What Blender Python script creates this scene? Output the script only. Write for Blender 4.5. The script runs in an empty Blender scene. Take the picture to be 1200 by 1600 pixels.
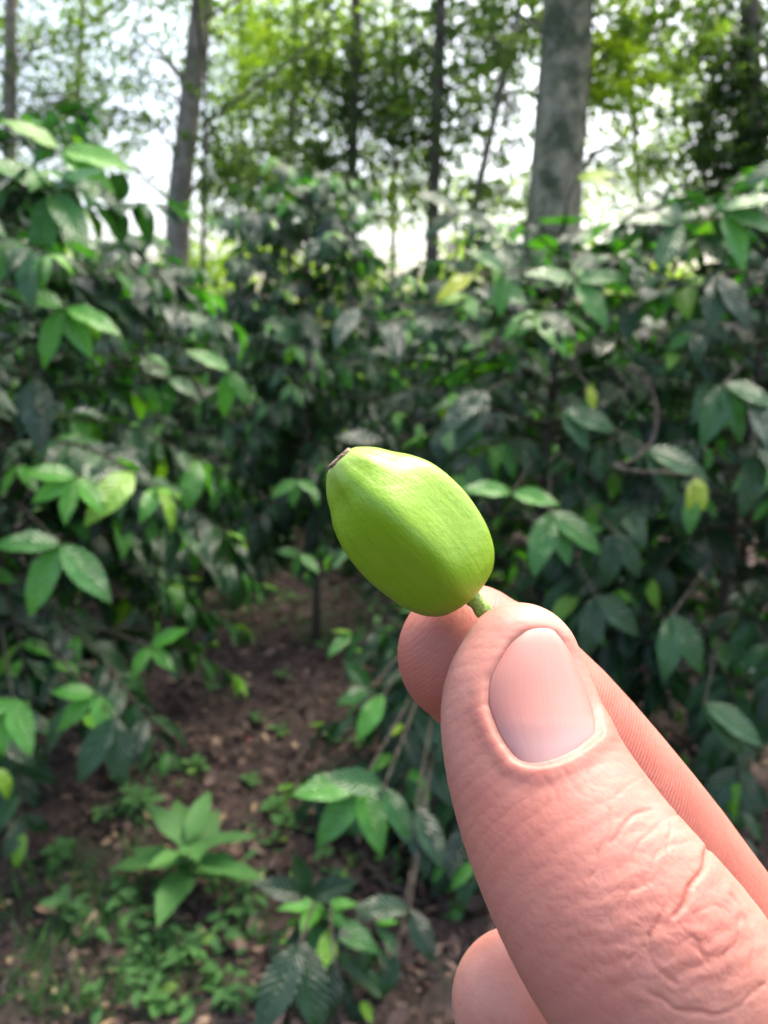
import bpy, bmesh, math, random
import numpy as np
from mathutils import Vector, Matrix
R_ = math.radians
sc = bpy.context.scene
# ---------------------------------------------------------------- camera
FPX = 1209.0; CAMH = 1.25; PITCH = R_(13.0)
FWD = np.array([0, math.cos(PITCH), -math.sin(PITCH)])
UPV = np.array([0, math.sin(PITCH), math.cos(PITCH)])
RGT = np.array([1.0, 0, 0]); CP = np.array([0, 0, CAMH])
cam = bpy.data.cameras.new('camera'); camo = bpy.data.objects.new('camera', cam)
sc.collection.objects.link(camo); sc.camera = camo
camo.location = CP; camo.rotation_euler = (math.pi/2 - PITCH, 0, 0)
cam.sensor_fit = 'VERTICAL'; cam.sensor_height = 36; cam.sensor_width = 27
cam.lens = FPX/1600*36; cam.clip_start = 0.005; cam.clip_end = 2000
cam.dof.use_dof = True; cam.dof.focus_distance = 0.0975
cam.dof.aperture_fstop = cam.lens/.96
# ---------------------------------------------------------------- light
SUN_EL, SUN_AZ = R_(60), R_(34)      # azimuth clockwise from +Y
w = bpy.data.worlds.new('World'); sc.world = w; w.use_nodes = True
nt = w.node_tree; nt.nodes.clear()
sky = nt.nodes.new('ShaderNodeTexSky'); sky.sky_type = 'NISHITA'; sky.sun_disc = False
sky.sun_elevation = SUN_EL; sky.sun_rotation = SUN_AZ; sky.air_density = 1.0; sky.dust_density = 7; sky.ozone_density = 1.0
bg = nt.nodes.new('ShaderNodeBackground'); bg.inputs[1].default_value = 0.15
ow = nt.nodes.new('ShaderNodeOutputWorld')
nt.links.new(sky.outputs[0], bg.inputs[0]); nt.links.new(bg.outputs[0], ow.inputs[0])
sd = np.array([math.sin(SUN_AZ)*math.cos(SUN_EL), math.cos(SUN_AZ)*math.cos(SUN_EL), math.sin(SUN_EL)])
sl = bpy.data.lights.new('sun', 'SUN'); sl.energy = .62; sl.angle = R_(20); sl.color = (1, .95, .87)
so = bpy.data.objects.new('sun', sl); sc.collection.objects.link(so)
so.rotation_euler = Vector(sd).to_track_quat('Z', 'Y').to_euler()
sc.view_settings.view_transform = 'Standard'; sc.view_settings.look = 'None'
sc.view_settings.exposure = 2.1; sc.view_settings.gamma = 1
sc.cycles.use_denoising = True
sc.cycles.max_bounces = 6; sc.cycles.transparent_max_bounces = 8
sc.cycles.diffuse_bounces = 3; sc.cycles.glossy_bounces = 2; sc.cycles.transmission_bounces = 3
sc.cycles.caustics_reflective = False; sc.cycles.caustics_refractive = False
sc.cycles.sample_clamp_indirect = 4

# ---------------------------------------------------------------- helpers
rng = np.random.default_rng(7)
def P(px, py, d): return CP + FWD*d + RGT*((px-600)/FPX*d) + UPV*(-(py-800)/FPX*d)
def toworld(c): return CP + c[..., 0:1]*RGT + c[..., 1:2]*UPV + c[..., 2:3]*FWD
def G(px, py):      # the point of the ground seen at a pixel
    v = P(px, py, 1.0)-CP; t = -CAMH/v[2]; q = CP+v*t; q[2] = gh(q[0], q[1]); return q
def gh(x, y): return 0.03*np.sin(1.3*x+.5)*np.cos(1.1*y)+0.015*np.sin(3.7*x+2.1*y)+0.008*np.sin(7*x-6*y+1)
def nrm(v): return v/(np.linalg.norm(v, axis=-1, keepdims=True)+1e-12)
def tag(o, label=None, cat=None, group=None, kind=None):
    for k, v in (('label', label), ('category', cat), ('group', group), ('kind', kind)):
        if v: o[k] = v
    return o
def empty(name, loc=(0, 0, 0)):
    o = bpy.data.objects.new(name, None); sc.collection.objects.link(o); o.location = loc
    o.empty_display_size = .05; return o
def link(name, me, mat=None, parent=None, loc=None):
    o = bpy.data.objects.new(name, me); sc.collection.objects.link(o)
    if mat: me.materials.append(mat)
    if parent: o.parent = parent
    if loc is not None: o.location = loc
    return o
def mesh_np(name, V, F, uv=None, attrs=None, smooth=True):
    """F: (n,k) int array, k 3 or 4; uv per vertex"""
    me = bpy.data.meshes.new(name); V = np.asarray(V, np.float32); F = np.asarray(F, np.int32)
    k = F.shape[1]
    me.vertices.add(len(V)); me.vertices.foreach_set('co', V.ravel())
    me.loops.add(F.size); me.loops.foreach_set('vertex_index', F.ravel())
    me.polygons.add(len(F)); me.polygons.foreach_set('loop_start', np.arange(0, F.size, k, dtype=np.int32))
    me.polygons.foreach_set('loop_total', np.full(len(F), k, np.int32))
    if smooth: me.polygons.foreach_set('use_smooth', np.ones(len(F), bool))
    me.update(calc_edges=True)
    if uv is not None:
        l = me.uv_layers.new(name='UVMap'); l.data.foreach_set('uv', np.asarray(uv, np.float32)[F.ravel()].ravel())
    for an, av in (attrs or {}).items():
        a = me.attributes.new(an, 'FLOAT', 'POINT'); a.data.foreach_set('value', np.asarray(av, np.float32))
    me.validate(); return me

class Tubes:
    def __init__(s): s.V = []; s.F = []; s.n = 0
    def add(s, pts, rad, k=7, bump=0.0):
        pts = np.asarray(pts, float); rad = np.asarray(rad, float)*np.ones(len(pts))
        T = nrm(np.gradient(pts, axis=0)); ref = np.array([.31, .17, .93]) if abs(T[0][2]) < .8 else np.array([1., .1, 0])
        A = nrm(np.cross(T, ref)); B = np.cross(T, A)
        th = np.linspace(0, 2*math.pi, k, endpoint=False)
        r = rad[:, None]*(1+bump*rng.standard_normal((len(pts), k)))
        V = pts[:, None]+r[..., None]*(np.cos(th)[None, :, None]*A[:, None]+np.sin(th)[None, :, None]*B[:, None])
        n = len(pts); i = np.arange(n-1)[:, None]*k; j = np.arange(k)[None]; j2 = (j+1) % k
        F = np.stack([i+j, i+j2, i+k+j2, i+k+j], -1).reshape(-1, 4)+s.n
        s.V.append(V.reshape(-1, 3)); s.n += n*k
        c = np.array([pts[0]-T[0]*rad[0]*.3, pts[-1]+T[-1]*rad[-1]*.5]); s.V.append(c)
        jj = np.arange(k); b = s.n-n*k
        c0 = np.stack([b+(jj+1) % k, b+jj, np.full(k, s.n), np.full(k, s.n)], -1)
        e = b+(n-1)*k
        c1 = np.stack([e+jj, e+(jj+1) % k, np.full(k, s.n+1), np.full(k, s.n+1)], -1)
        s.n += 2; s.F.append(F); s.T = getattr(s, 'T', []); s.T.append(c0[:, :3]); s.T.append(c1[:, :3])
    def build(s, name, mat, parent=None, off=(0, 0, 0)):
        V = np.concatenate(s.V)-np.asarray(off); F4 = np.concatenate(s.F); F3 = np.concatenate(s.T)
        me = bpy.data.meshes.new(name)
        me.from_pydata(V.tolist(), [], F4.tolist()+F3.tolist())
        me.polygons.foreach_set('use_smooth', np.ones(len(me.polygons), bool)); me.update()
        return link(name, me, mat, parent)

def leaf_template(nv, nu, shape):
    v = np.linspace(0, 1, nv+1); u = np.linspace(-1, 1, nu+1)
    if shape == 'coffee': wv = np.sin(math.pi*np.clip(v, 0, 1)**.92)**.85*(1-.25*v); wv = wv/wv.max(); wv[-1] = .01; wv[0] = .05
    elif shape == 'broad': wv = np.sin(math.pi*v**1.15)**.8; wv /= wv.max(); wv[-1] = .02; wv[0] = .12
    elif shape == 'blade': wv = (1-v)**.7; wv[-1] = .02
    else: wv = np.sin(math.pi*v)**.8; wv[0] = .05; wv[-1] = .03
    vv, uu = np.meshgrid(v, u, indexing='ij'); ww = np.repeat(wv[:, None], nu+1, 1)
    i, j = np.meshgrid(np.arange(nv), np.arange(nu), indexing='ij'); a = i*(nu+1)+j
    F = np.stack([a, a+1, a+nu+2, a+nu+1], -1).reshape(-1, 4)
    return vv.ravel(), uu.ravel(), ww.ravel(), F
def leaves(name, pos, dr, up, L, W, droop, tint, mat, parent=None, nv=7, nu=4, shape='coffee', fold=.25, wave=.02, off=(0, 0, 0)):
    N = len(pos); v, u, ww, F = leaf_template(nv, nu, shape); n = len(v)
    dr = nrm(dr); sd_ = nrm(np.cross(dr, up)); nn = np.cross(sd_, dr)
    L = np.broadcast_to(L, N)[:, None]; W = np.broadcast_to(W, N)[:, None]; droop = np.broadcast_to(droop, N)[:, None]
    ph = rng.random(N)[:, None]*6.28
    x = u[None]*ww[None]*W/2
    ang = droop*v[None]                     # bends downwards along its length
    y = L*np.where(np.abs(droop) > 1e-3, np.sin(ang)/np.where(np.abs(droop) > 1e-3, droop, 1), v[None])
    z = -L*np.where(np.abs(droop) > 1e-3, (1-np.cos(ang))/np.where(np.abs(droop) > 1e-3, droop, 1), 0)
    z = z+fold*np.abs(x)+wave*L*np.sin(v[None]*17+ph+(u[None] > 0)*1.7)*np.abs(u[None])*ww[None]
    V = pos[:, None]+x[..., None]*sd_[:, None]+y[..., None]*dr[:, None]+z[..., None]*nn[:, None]-np.asarray(off)
    FF = (F[None]+(np.arange(N)*n)[:, None, None]).reshape(-1, 4)
    uv = np.stack([np.broadcast_to(u[None]*.5+.5, (N, n)), np.broadcast_to(v[None], (N, n))], -1).reshape(-1, 2)
    t = np.repeat(np.broadcast_to(tint, N), n); r = np.repeat(rng.random(N), n)
    me = mesh_np(name, V.reshape(-1, 3), FF, uv, {'tint': t, 'rnd': r})
    return link(name, me, mat, parent)

# ---------------------------------------------------------------- materials
class NT:
    def __init__(s, name):
        s.m = bpy.data.materials.new(name); s.m.use_nodes = True; s.t = s.m.node_tree; s.t.nodes.clear()
        s.out = s.t.nodes.new('ShaderNodeOutputMaterial')
    def n(s, ty, **kw):
        o = s.t.nodes.new(ty)
        for k, v in kw.items():
            if k.startswith('i_'):
                key = k[2:]; key = int(key) if key.isdigit() else key.replace('_', ' ')
                s.set(o.inputs[key], v)
            else: setattr(o, k, v)
        return o
    def set(s, inp, v):
        if isinstance(v, bpy.types.NodeSocket): s.t.links.new(v, inp)
        elif isinstance(v, bpy.types.Node): s.t.links.new(v.outputs[0], inp)
        else: inp.default_value = v
    def math(s, op, a, b=0.0, c=None, clamp=False):
        o = s.t.nodes.new('ShaderNodeMath'); o.operation = op; o.use_clamp = clamp
        s.set(o.inputs[0], a); s.set(o.inputs[1], b)
        if c is not None: s.set(o.inputs[2], c)
        return o.outputs[0]
    def mix(s, f, a, b, blend='MIX'):
        o = s.t.nodes.new('ShaderNodeMix'); o.data_type = 'RGBA'; o.blend_type = blend; o.clamp_factor = True
        s.set(o.inputs[0], f)
        for i, v in ((6, a), (7, b)):
            s.set(o.inputs[i], (*v, 1) if isinstance(v, tuple) and len(v) == 3 else v)
        return o.outputs[2]
    def ramp(s, f, stops):
        o = s.t.nodes.new('ShaderNodeValToRGB'); e = o.color_ramp.elements
        while len(e) < len(stops): e.new(.5)
        for k, (p, c) in zip(e, stops): k.position = p; k.color = (*c, 1) if isinstance(c, tuple) else (c, c, c, 1)
        s.set(o.inputs[0], f); return o.outputs[0]
    def noise(s, scale, detail=3, rough=.55, vec=None, dist=0):
        o = s.t.nodes.new('ShaderNodeTexNoise'); o.inputs['Scale'].default_value = scale
        o.inputs['Detail'].default_value = detail; o.inputs['Roughness'].default_value = rough; o.inputs['Distortion'].default_value = dist
        s.set(o.inputs['Vector'], vec if vec is not None else s.obj()); return o.outputs[0]
    def obj(s):
        if not hasattr(s, '_o'): s._o = s.t.nodes.new('ShaderNodeTexCoord')
        return s._o.outputs['Object']
    def uv(s):
        s.obj(); return s._o.outputs['UV']
    def attr(s, name):
        o = s.t.nodes.new('ShaderNodeAttribute'); o.attribute_name = name; return o.outputs['Fac']
    def bump(s, h, dist, strength=1.0, normal=None):
        o = s.t.nodes.new('ShaderNodeBump'); o.inputs['Distance'].default_value = dist; o.inputs['Strength'].default_value = strength
        s.set(o.inputs['Height'], h)
        if normal is not None: s.set(o.inputs['Normal'], normal)
        return o.outputs[0]
    def bsdf(s, **kw):
        o = s.t.nodes.new('ShaderNodeBsdfPrincipled')
        for k, v in kw.items():
            key = k.replace('_', ' ')
            if isinstance(v, tuple) and len(v) == 3 and key != 'Subsurface Radius': v = (*v, 1)
            s.set(o.inputs[key], v)
        return o
    def fin(s, sh):
        s.set(s.out.inputs[0], sh.outputs[0] if isinstance(sh, bpy.types.Node) else sh); return s.m

def leaf_mat(name, dark, mid, young, yellow, rough=.34, trans=.22, veins=True, spec=.55, nveins=10., dirt=0.0, vamp=.006):
    m = NT(name); t = m.attr('tint'); r = m.attr('rnd')
    c = m.ramp(t, [(0, dark), (.35, mid), (.72, young), (1, yellow)])
    c = m.mix(m.math('MULTIPLY', r, .45), c, m.mix(1, c, (.55, .62, .60), 'MULTIPLY'))
    c = m.mix(m.math('MULTIPLY', m.noise(28, 3), .30), c, m.mix(1, c, (1.35, 1.2, .7), 'MULTIPLY'))
    nrm_ = None
    if veins:
        sep = m.n('ShaderNodeSeparateXYZ', i_0=m.uv())
        au = m.math('ABSOLUTE', m.math('MULTIPLY_ADD', sep.outputs[0], 2.0, -1.0))
        mid_ = m.math('SUBTRACT', 1.0, m.math('MULTIPLY', au, 14.0), clamp=True)
        ph = m.math('ADD', m.math('MULTIPLY_ADD', sep.outputs[1], nveins, m.math('MULTIPLY', au, -2.2)), m.math('MULTIPLY', m.noise(30, 2), 1.6))
        rib = m.math('ABSOLUTE', m.math('SINE', m.math('MULTIPLY', ph, math.pi)))
        vein = m.math('POWER', m.math('SUBTRACT', 1.0, rib, clamp=True), 5.0)
        c = m.mix(m.math('MULTIPLY', m.math('MAXIMUM', mid_, m.math('MULTIPLY', vein, .22)), .5), c, m.mix(1, c, (2.3, 2.0, 1.7), 'MULTIPLY'))
        h = m.math('SUBTRACT', m.math('SQRT', rib), m.math('MULTIPLY', mid_, .6))
        nrm_ = m.bump(h, vamp, .8)
    else:
        nrm_ = m.bump(m.noise(40, 2), .01, .5)
    rr = m.math('MULTIPLY_ADD', m.noise(15, 4), .25, rough-.1)
    b = m.bsdf(Base_Color=c, Roughness=rr, Specular_IOR_Level=spec, Normal=nrm_)
    tr = m.n('ShaderNodeBsdfTranslucent', i_0=m.mix(1, c, (1.5, 1.7, .5), 'MULTIPLY'))
    mx = m.n('ShaderNodeMixShader', i_0=trans, i_1=b, i_2=tr)
    return m.fin(mx)
M = {}
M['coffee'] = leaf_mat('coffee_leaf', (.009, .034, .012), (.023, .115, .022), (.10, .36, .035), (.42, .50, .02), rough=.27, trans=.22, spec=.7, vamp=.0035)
M['weed'] = leaf_mat('weed_leaf', (.03, .08, .03), (.06, .16, .05), (.09, .24, .06), (.3, .4, .05), rough=.55, trans=.25, spec=.35, nveins=7, vamp=.003)
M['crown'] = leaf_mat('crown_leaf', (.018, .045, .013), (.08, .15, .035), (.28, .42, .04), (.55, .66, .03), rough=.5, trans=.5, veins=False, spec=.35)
def mat_bark(name, a, b, moss=.3, sc_=6.):
    m = NT(name)
    mp = m.n('ShaderNodeMapping', i_Vector=m.obj()); mp.inputs['Scale'].default_value = (1, 1, .35)
    n1 = m.noise(sc_, 6, .65, mp.outputs[0]); n2 = m.noise(sc_*.5, 4, .6); n3 = m.noise(sc_*6, 5, .7, mp.outputs[0])
    c = m.mix(m.ramp(n1, [(.35, 0.), (.65, 1.)]), a, b)
    c = m.mix(m.ramp(n2, [(.46, 0.), (.58, moss)]), c, (.06, .085, .035))
    c = m.mix(m.ramp(m.noise(sc_*1.4, 5, .7), [(.55, 0.), (.62, .55)]), c, (.36, .36, .30))
    c = m.mix(m.ramp(n3, [(.35, .75), (.6, 0.)]), c, m.mix(1, c, (.35, .35, .35), 'MULTIPLY'))
    return m.fin(m.bsdf(Base_Color=c, Roughness=.9, Normal=m.bump(m.math('ADD', n1, m.math('MULTIPLY', n3, .5)), .04, 1)))
M['bark_grey'] = mat_bark('bark_grey', (.24, .205, .155), (.42, .37, .29), .5)
M['bark_pale'] = mat_bark('bark_pale', (.19, .18, .10), (.42, .40, .26), .95, 9.)
M['bark_dark'] = mat_bark('bark_dark', (.09, .075, .055), (.20, .17, .13), .3)
M['twig'] = mat_bark('twig', (.10, .075, .055), (.22, .17, .12), .2, 40.)
M['stem_green'] = NT('stem_green').fin
m = NT('stem_green'); M['stem_green'] = m.fin(m.bsdf(Base_Color=m.mix(m.noise(60), (.06, .13, .03), (.12, .2, .06)), Roughness=.5))
# soil
m = NT('soil'); n1 = m.noise(9, 8, .7); n2 = m.noise(45, 6, .7, dist=1.0); n3 = m.noise(2.2, 3)
vo = m.n('ShaderNodeTexVoronoi', i_Vector=m.obj()); vo.inputs['Scale'].default_value = 32; vo.feature = 'F1'
c = m.ramp(n2, [(.3, (.022, .013, .010)), (.5, (.075, .045, .034)), (.72, (.19, .125, .095))])
c = m.mix(m.ramp(n1, [(.4, 0.), (.7, .8)]), c, (.030, .017, .013))
c = m.mix(m.ramp(vo.outputs['Distance'], [(.0, .5), (.35, 0.)]), c, (.20, .14, .10))
c = m.mix(m.ramp(n3, [(.52, 0.), (.66, .6)]), c, (.035, .055, .02))
M['soil'] = m.fin(m.bsdf(Base_Color=c, Roughness=.9, Normal=m.bump(m.math('ADD', n2, m.math('MULTIPLY', vo.outputs['Distance'], .8)), .03, 1)))
m = NT('dead_leaf'); c = m.ramp(m.attr('tint'), [(0, (.03, .016, .012)), (.4, (.085, .05, .035)), (.8, (.18, .115, .08)), (1, (.34, .25, .13))])
M['dead'] = m.fin(m.bsdf(Base_Color=c, Roughness=.7, Normal=m.bump(m.noise(60), .01, .6)))

# ---------------------------------------------------------------- ground
def axis_pts():
    a = np.concatenate([np.linspace(-6, 6, 241), 6+np.geomspace(.1, 700, 30)]); b = -(6+np.geomspace(.1, 700, 30))[::-1]
    return np.concatenate([b, a])
gx = axis_pts(); gy = np.concatenate([-(np.geomspace(.1, 700, 20))[::-1], np.linspace(0, 9, 200), 9+np.geomspace(.1, 700, 30)])
XX, YY = np.meshgrid(gx, gy, indexing='ij')
near = np.exp(-((np.maximum(np.hypot(XX, YY-3)-5, 0))/4)**2)
ZZ = gh(XX, YY)*np.exp(-(np.hypot(XX, YY)/40)**2)+near*.016*rng.standard_normal(XX.shape)
nx, ny = XX.shape; i, j = np.meshgrid(np.arange(nx-1), np.arange(ny-1), indexing='ij'); a = i*ny+j
link('ground', mesh_np('ground', np.stack([XX, YY, ZZ], -1).reshape(-1, 3), np.stack([a, a+ny, a+ny+1, a+1], -1).reshape(-1, 4)), M['soil'])['kind'] = 'structure'

# ---------------------------------------------------------------- coffee shrubs
def shrub(label, x, y, h, Rr, z0=.2, gap=.075, L=.15, young=.12, seed=1, nv=6, nu=2, extra=None, lean=(0, 0), dens=1.0, flat=0.5, hang=.45):
    global rng; rng = np.random.default_rng(seed)
    base = np.array([x, y, float(gh(x, y))]); root = empty('coffee_shrub', base)
    tag(root, label, 'coffee shrub', 'coffee shrubs along the path')
    tz = np.linspace(0, 1, 9); st = np.stack([lean[0]*tz**2+.02*np.sin(tz*7+seed), lean[1]*tz**2+.02*np.cos(tz*5+seed), tz*h], -1)
    T = Tubes(); T.add(st, np.linspace(.019, .004, 9), 7); T.build('trunk', M['bark_dark'], root)
    B = Tubes(); pos = []; dr = []; up = []; LL = []; ti = []; drp = []
    z = z0; az = rng.random()*6.28
    while z < h:
        f = z/h; c0 = np.array([np.interp(f, tz, st[:, k]) for k in range(3)])
        Rz = Rr*(1-flat*f**2.2)*(.65+.5*rng.random())*(1 if f < .92 else .6)
        for s in (0, math.pi):
            a_ = az+s+rng.normal(0, .15); d = np.array([math.cos(a_), math.sin(a_), 0])
            t = np.linspace(0, 1, 7); rise = .35+.35*f; dp = .75-.35*f+rng.normal(0, .1)
            pts = c0+d*(Rz*t)[:, None]+np.array([0, 0, 1])*(Rz*(rise*t-dp*t**2))[:, None]
            pts[:, 2] = np.maximum(pts[:, 2], .03)
            B.add(pts, np.linspace(.005, .0015, 7), 4)
            nn = max(2, int(Rz*dens/.040)); 
            for q in range(nn):
                tt = .18+.82*(q+1)/nn; pp = np.array([np.interp(tt, t, pts[:, k]) for k in range(3)])
                pd = nrm(np.array([np.interp(min(tt+.1, 1), t, pts[:, k])-np.interp(tt-.1, t, pts[:, k]) for k in range(3)]))
                sdv = nrm(np.cross(pd, [0, 0, 1]))
                last = q == nn-1
                for g in (-1, 1):
                    if rng.random() < .1: continue
                    v_ = pd*(.55+.3*last)+sdv*g*.85+np.array([0, 0, -hang*(1.25-f)-.05])+rng.normal(0, .22, 3)
                    pos.append(pp); dr.append(v_); up.append(np.array([0, 0, 1])+rng.normal(0, .3, 3)+d*.35)
                    yg = last or (rng.random() < young*.5)
                    LL.append(L*(.6+.65*rng.random())*(.72 if last else 1)); drp.append(rng.uniform(.1, 1.5))
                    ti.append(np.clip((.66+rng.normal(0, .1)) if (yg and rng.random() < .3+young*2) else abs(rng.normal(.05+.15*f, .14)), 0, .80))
                if last and rng.random() < .5:
                    pos.append(pp); dr.append(pd+[0, 0, .3]); up.append(np.array([0, 0, 1.])); LL.append(L*.45); drp.append(.2); ti.append(.7+rng.random()*.15)
        z += gap*.52*(.8+.4*rng.random()); az += math.pi/2+rng.normal(0, .3)
    # top rosette
    for q in range(6):
        a_ = q*1.1; pos.append(st[-1]); dr.append([math.cos(a_), math.sin(a_), .5]); up.append(np.array([0, 0, 1.])); LL.append(L*.8); drp.append(.6); ti.append(.4+rng.random()*.3)
    if extra:
        for (px, py, d, ang, tilt, ln, tn) in extra:
            p_ = P(px, py, d)-base; aa = R_(ang)
            v_ = RGT*math.cos(aa)+UPV*math.sin(aa)-FWD*tilt
            pos.append(p_); dr.append(v_); up.append(-FWD*.8+UPV*.6+rng.normal(0, .12, 3)); LL.append(ln); drp.append(.35); ti.append(tn)
            c_ = np.array([0, 0, np.clip(p_[2]-.05, .08, h*.95)]); mid = (c_+p_)/2+[0, 0, .05]
            B.add([c_, mid, p_, p_+nrm(v_)*.01], [.004, .003, .002, .001], 4)
    B.build('branches', M['twig'], root)
    LL = np.array(LL)
    leaves('foliage', np.array(pos), np.array(dr), np.array(up), LL, LL*.40, np.array(drp), np.array(ti), M['coffee'], root, nv=nv, nu=nu)
    return root

def X(px, y): return (px-600)/FPX*y
# hero leaf sprays: px, py, depth, angle on picture, tilt to viewer, length, tint
def spray(px, py, d, L, t, angs, tilt=.25, j=0.05):
    return [(px, py, d, a, tilt+random.uniform(-.2, .2), L*random.uniform(.85, 1.1), t+random.uniform(-j, j)) for a in angs]
random.seed(5)
exL = spray(120, 745, 1.5, .095, .68, (-150, -100, -50, 170)) + spray(30, 725, 1.5, .08, .66, (-120, -50)) + \
      spray(95, 850, 1.45, .14, .50, (-115, -45, 175), j=.08) + spray(20, 1090, 1.45, .11, .68, (-140, -60, -95)) + \
      spray(150, 1085, 1.55, .10, .66, (-140, -60, 170)) + spray(100, 480, 1.6, .13, .6, (-60, -20, -110, 160)) + \
      spray(80, 300, 1.6, .15, .5, (-100, -50, 150, 30)) + spray(60, 590, 1.55, .15, .06, (-100, -80)) + \
      spray(95, 235, 1.7, .16, .72, (-35, -10, 150)) + spray(265, 590, 2.3, .13, .35, (-95, -30, 150)) + \
      spray(360, 580, 2.3, .13, .6, (-60, 150, -100)) + spray(235, 1010, 1.8, .09, .66, (-40, -120, 30)) + spray(180, 1120, 1.5, .13, .15, (-80, -120))
shrub('large coffee shrub filling the left edge nearest the camera, bright sprays on dark drooping leaves', X(-40, 1.95), 1.95, 1.66, .66, z0=.3, L=.125, young=.22, seed=11, nv=10, nu=4, extra=exL, lean=(-.03, 0), flat=.08, gap=.06)
shrub('coffee shrub just behind the large left one, of middling height', X(240, 3.4), 3.4, 1.62, .55, z0=.1, L=.098, young=.12, hang=1.1, gap=.062, seed=12)
exC = spray(455, 600, 2.6, .085, .5, (-120, -60)) + spray(465, 750, 2.6, .10, .6, (-150, -30, -100)) + spray(470, 865, 2.6, .09, .55, (-110, -40, 170))
shrub('narrow coffee shrub in the middle with its bare thin stem showing above the path', X(482, 3.05), 3.05, 1.80, .40, z0=.42, L=.095, hang=1.2, gap=.040, seed=13, extra=exC, flat=.12, young=.14)
exR = spray(740, 430, 1.75, .10, .97, (-150,)) + spray(790, 425, 1.75, .10, .45, (-100, 150)) + spray(1090, 745, 1.45, .065, .93, (-80, -110)) + spray(920, 600, 1.7, .06, .93, (-80,)) + \
      spray(860, 800, 1.6, .14, .45, (-70, -35, -110)) + spray(800, 770, 1.65, .11, .6, (170, -10)) + spray(560, 480, 1.8, .13, .05, (-120,), .5) + spray(610, 500, 1.8, .13, .05, (-80,), .5) + \
      spray(600, 690, 1.9, .12, .05, (-150, 170)) + spray(655, 660, 1.9, .06, .6, (-90,)) + spray(760, 610, 1.7, .15, .1, (-140, -120)) + spray(880, 640, 1.7, .13, .35, (-60, -20)) + \
      spray(1010, 700, 1.5, .13, .3, (-25, -60)) + spray(960, 830, 1.6, .13, .15, (-100, -60)) + spray(900, 280, 1.9, .10, .9, (10, -10)) + spray(850, 500, 1.8, .1, .1, (-90, -60)) + \
      spray(720, 330, 2.0, .12, .2, (-150, -30, 160)) + spray(900, 440, 1.8, .13, .5, (170, 10, -60)) + spray(930, 930, 1.6, .13, .15, (-100, -40))
shrub('broad tall coffee shrub behind the hand at right, a few yellowed leaves on it', X(860, 2.25), 2.25, 1.56, .60, z0=.22, L=.115, young=.32, seed=14, nv=10, nu=4, extra=exR)
exE = spray(1130, 600, 1.5, .12, .35, (-70, -20, -110)) + spray(1170, 620, 1.5, .14, .1, (-70,)) + spray(1180, 700, 1.5, .13, .15, (-100, -50)) + spray(1130, 330, 1.6, .13, .5, (-20, 20, -70)) + \
      spray(1060, 350, 1.7, .13, .4, (170, -120)) + spray(1100, 1100, 1.5, .14, .3, (-50, -30)) + spray(1050, 960, 1.5, .13, .3, (-100, -60)) + spray(1120, 430, 1.5, .13, .1, (-100, -60))
shrub('coffee shrub cut off by the right edge, drooping glossy leaves', X(1170, 1.95), 1.95, 1.60, .52, z0=.2, L=.12, seed=15, nv=10, nu=4, extra=exE)
exB = spray(600, 1085, 1.45, .10, .75, (-125,)) + spray(580, 1075, 1.5, .08, .4, (-160, 130)) + spray(565, 1225, 1.35, .13, .55, (178, -130, -70)) + spray(650, 1260, 1.35, .13, .05, (-80, -60), .4) + \
      spray(600, 1230, 1.3, .10, .4, (-60, 160)) + spray(620, 1490, 1.15, .07, .1, (-110,)) + spray(640, 1420, 1.2, .1, .05, (170, -60))
shrub('low coffee bush under the broad right one, light leaves spreading over the path', X(700, 1.75), 1.75, .62, .36, z0=.08, L=.12, gap=.06, seed=16, nv=10, nu=4, extra=exB)
exS = spray(470, 1470, 1.12, .125, .02, (-122, -72), .6) + spray(480, 1400, 1.22, .09, .05, (150, 100, 30)) + spray(520, 1500, 1.15, .09, .03, (-95,), .4)
shrub('coffee seedling at the bottom with dark silvery ribbed leaves', X(500, 1.25), 1.25, .2, .12, z0=.06, L=.10, gap=.06, seed=17, nv=10, nu=4, extra=exS)
far = [(60, 3.9, 1.95, 'tall coffee shrub behind the left ones, seen through their leaves'), (350, 4.6, 1.42, 'coffee shrub farther back between the left and middle ones'),
       (610, 4.4, 1.3, 'shadowed coffee shrub just behind the green fruit'), (745, 3.7, 1.72, 'coffee shrub behind the broad right one, showing at its upper left'),
       (1030, 3.4, 1.80, 'tall coffee shrub rising behind the right pair, to the right of the thick mossy trunk'), (1190, 3.2, 1.85, 'coffee shrub in shade behind the one at the right edge'),
       (470, 6.4, 1.35, 'small looking coffee shrub farthest back in the middle'), (860, 5.6, 1.6, 'coffee shrub at the foot of the thick mossy trunk'),
       (180, 5.8, 1.9, 'coffee shrub farthest back on the left under the open sky')]
for k, (px, y, h, lb) in enumerate(far):
    shrub(lb, X(px, y), y, h, .60, z0=.15, L=.10, gap=.062, hang=.9, seed=30+k, nv=5, nu=2, young=.1)

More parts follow.
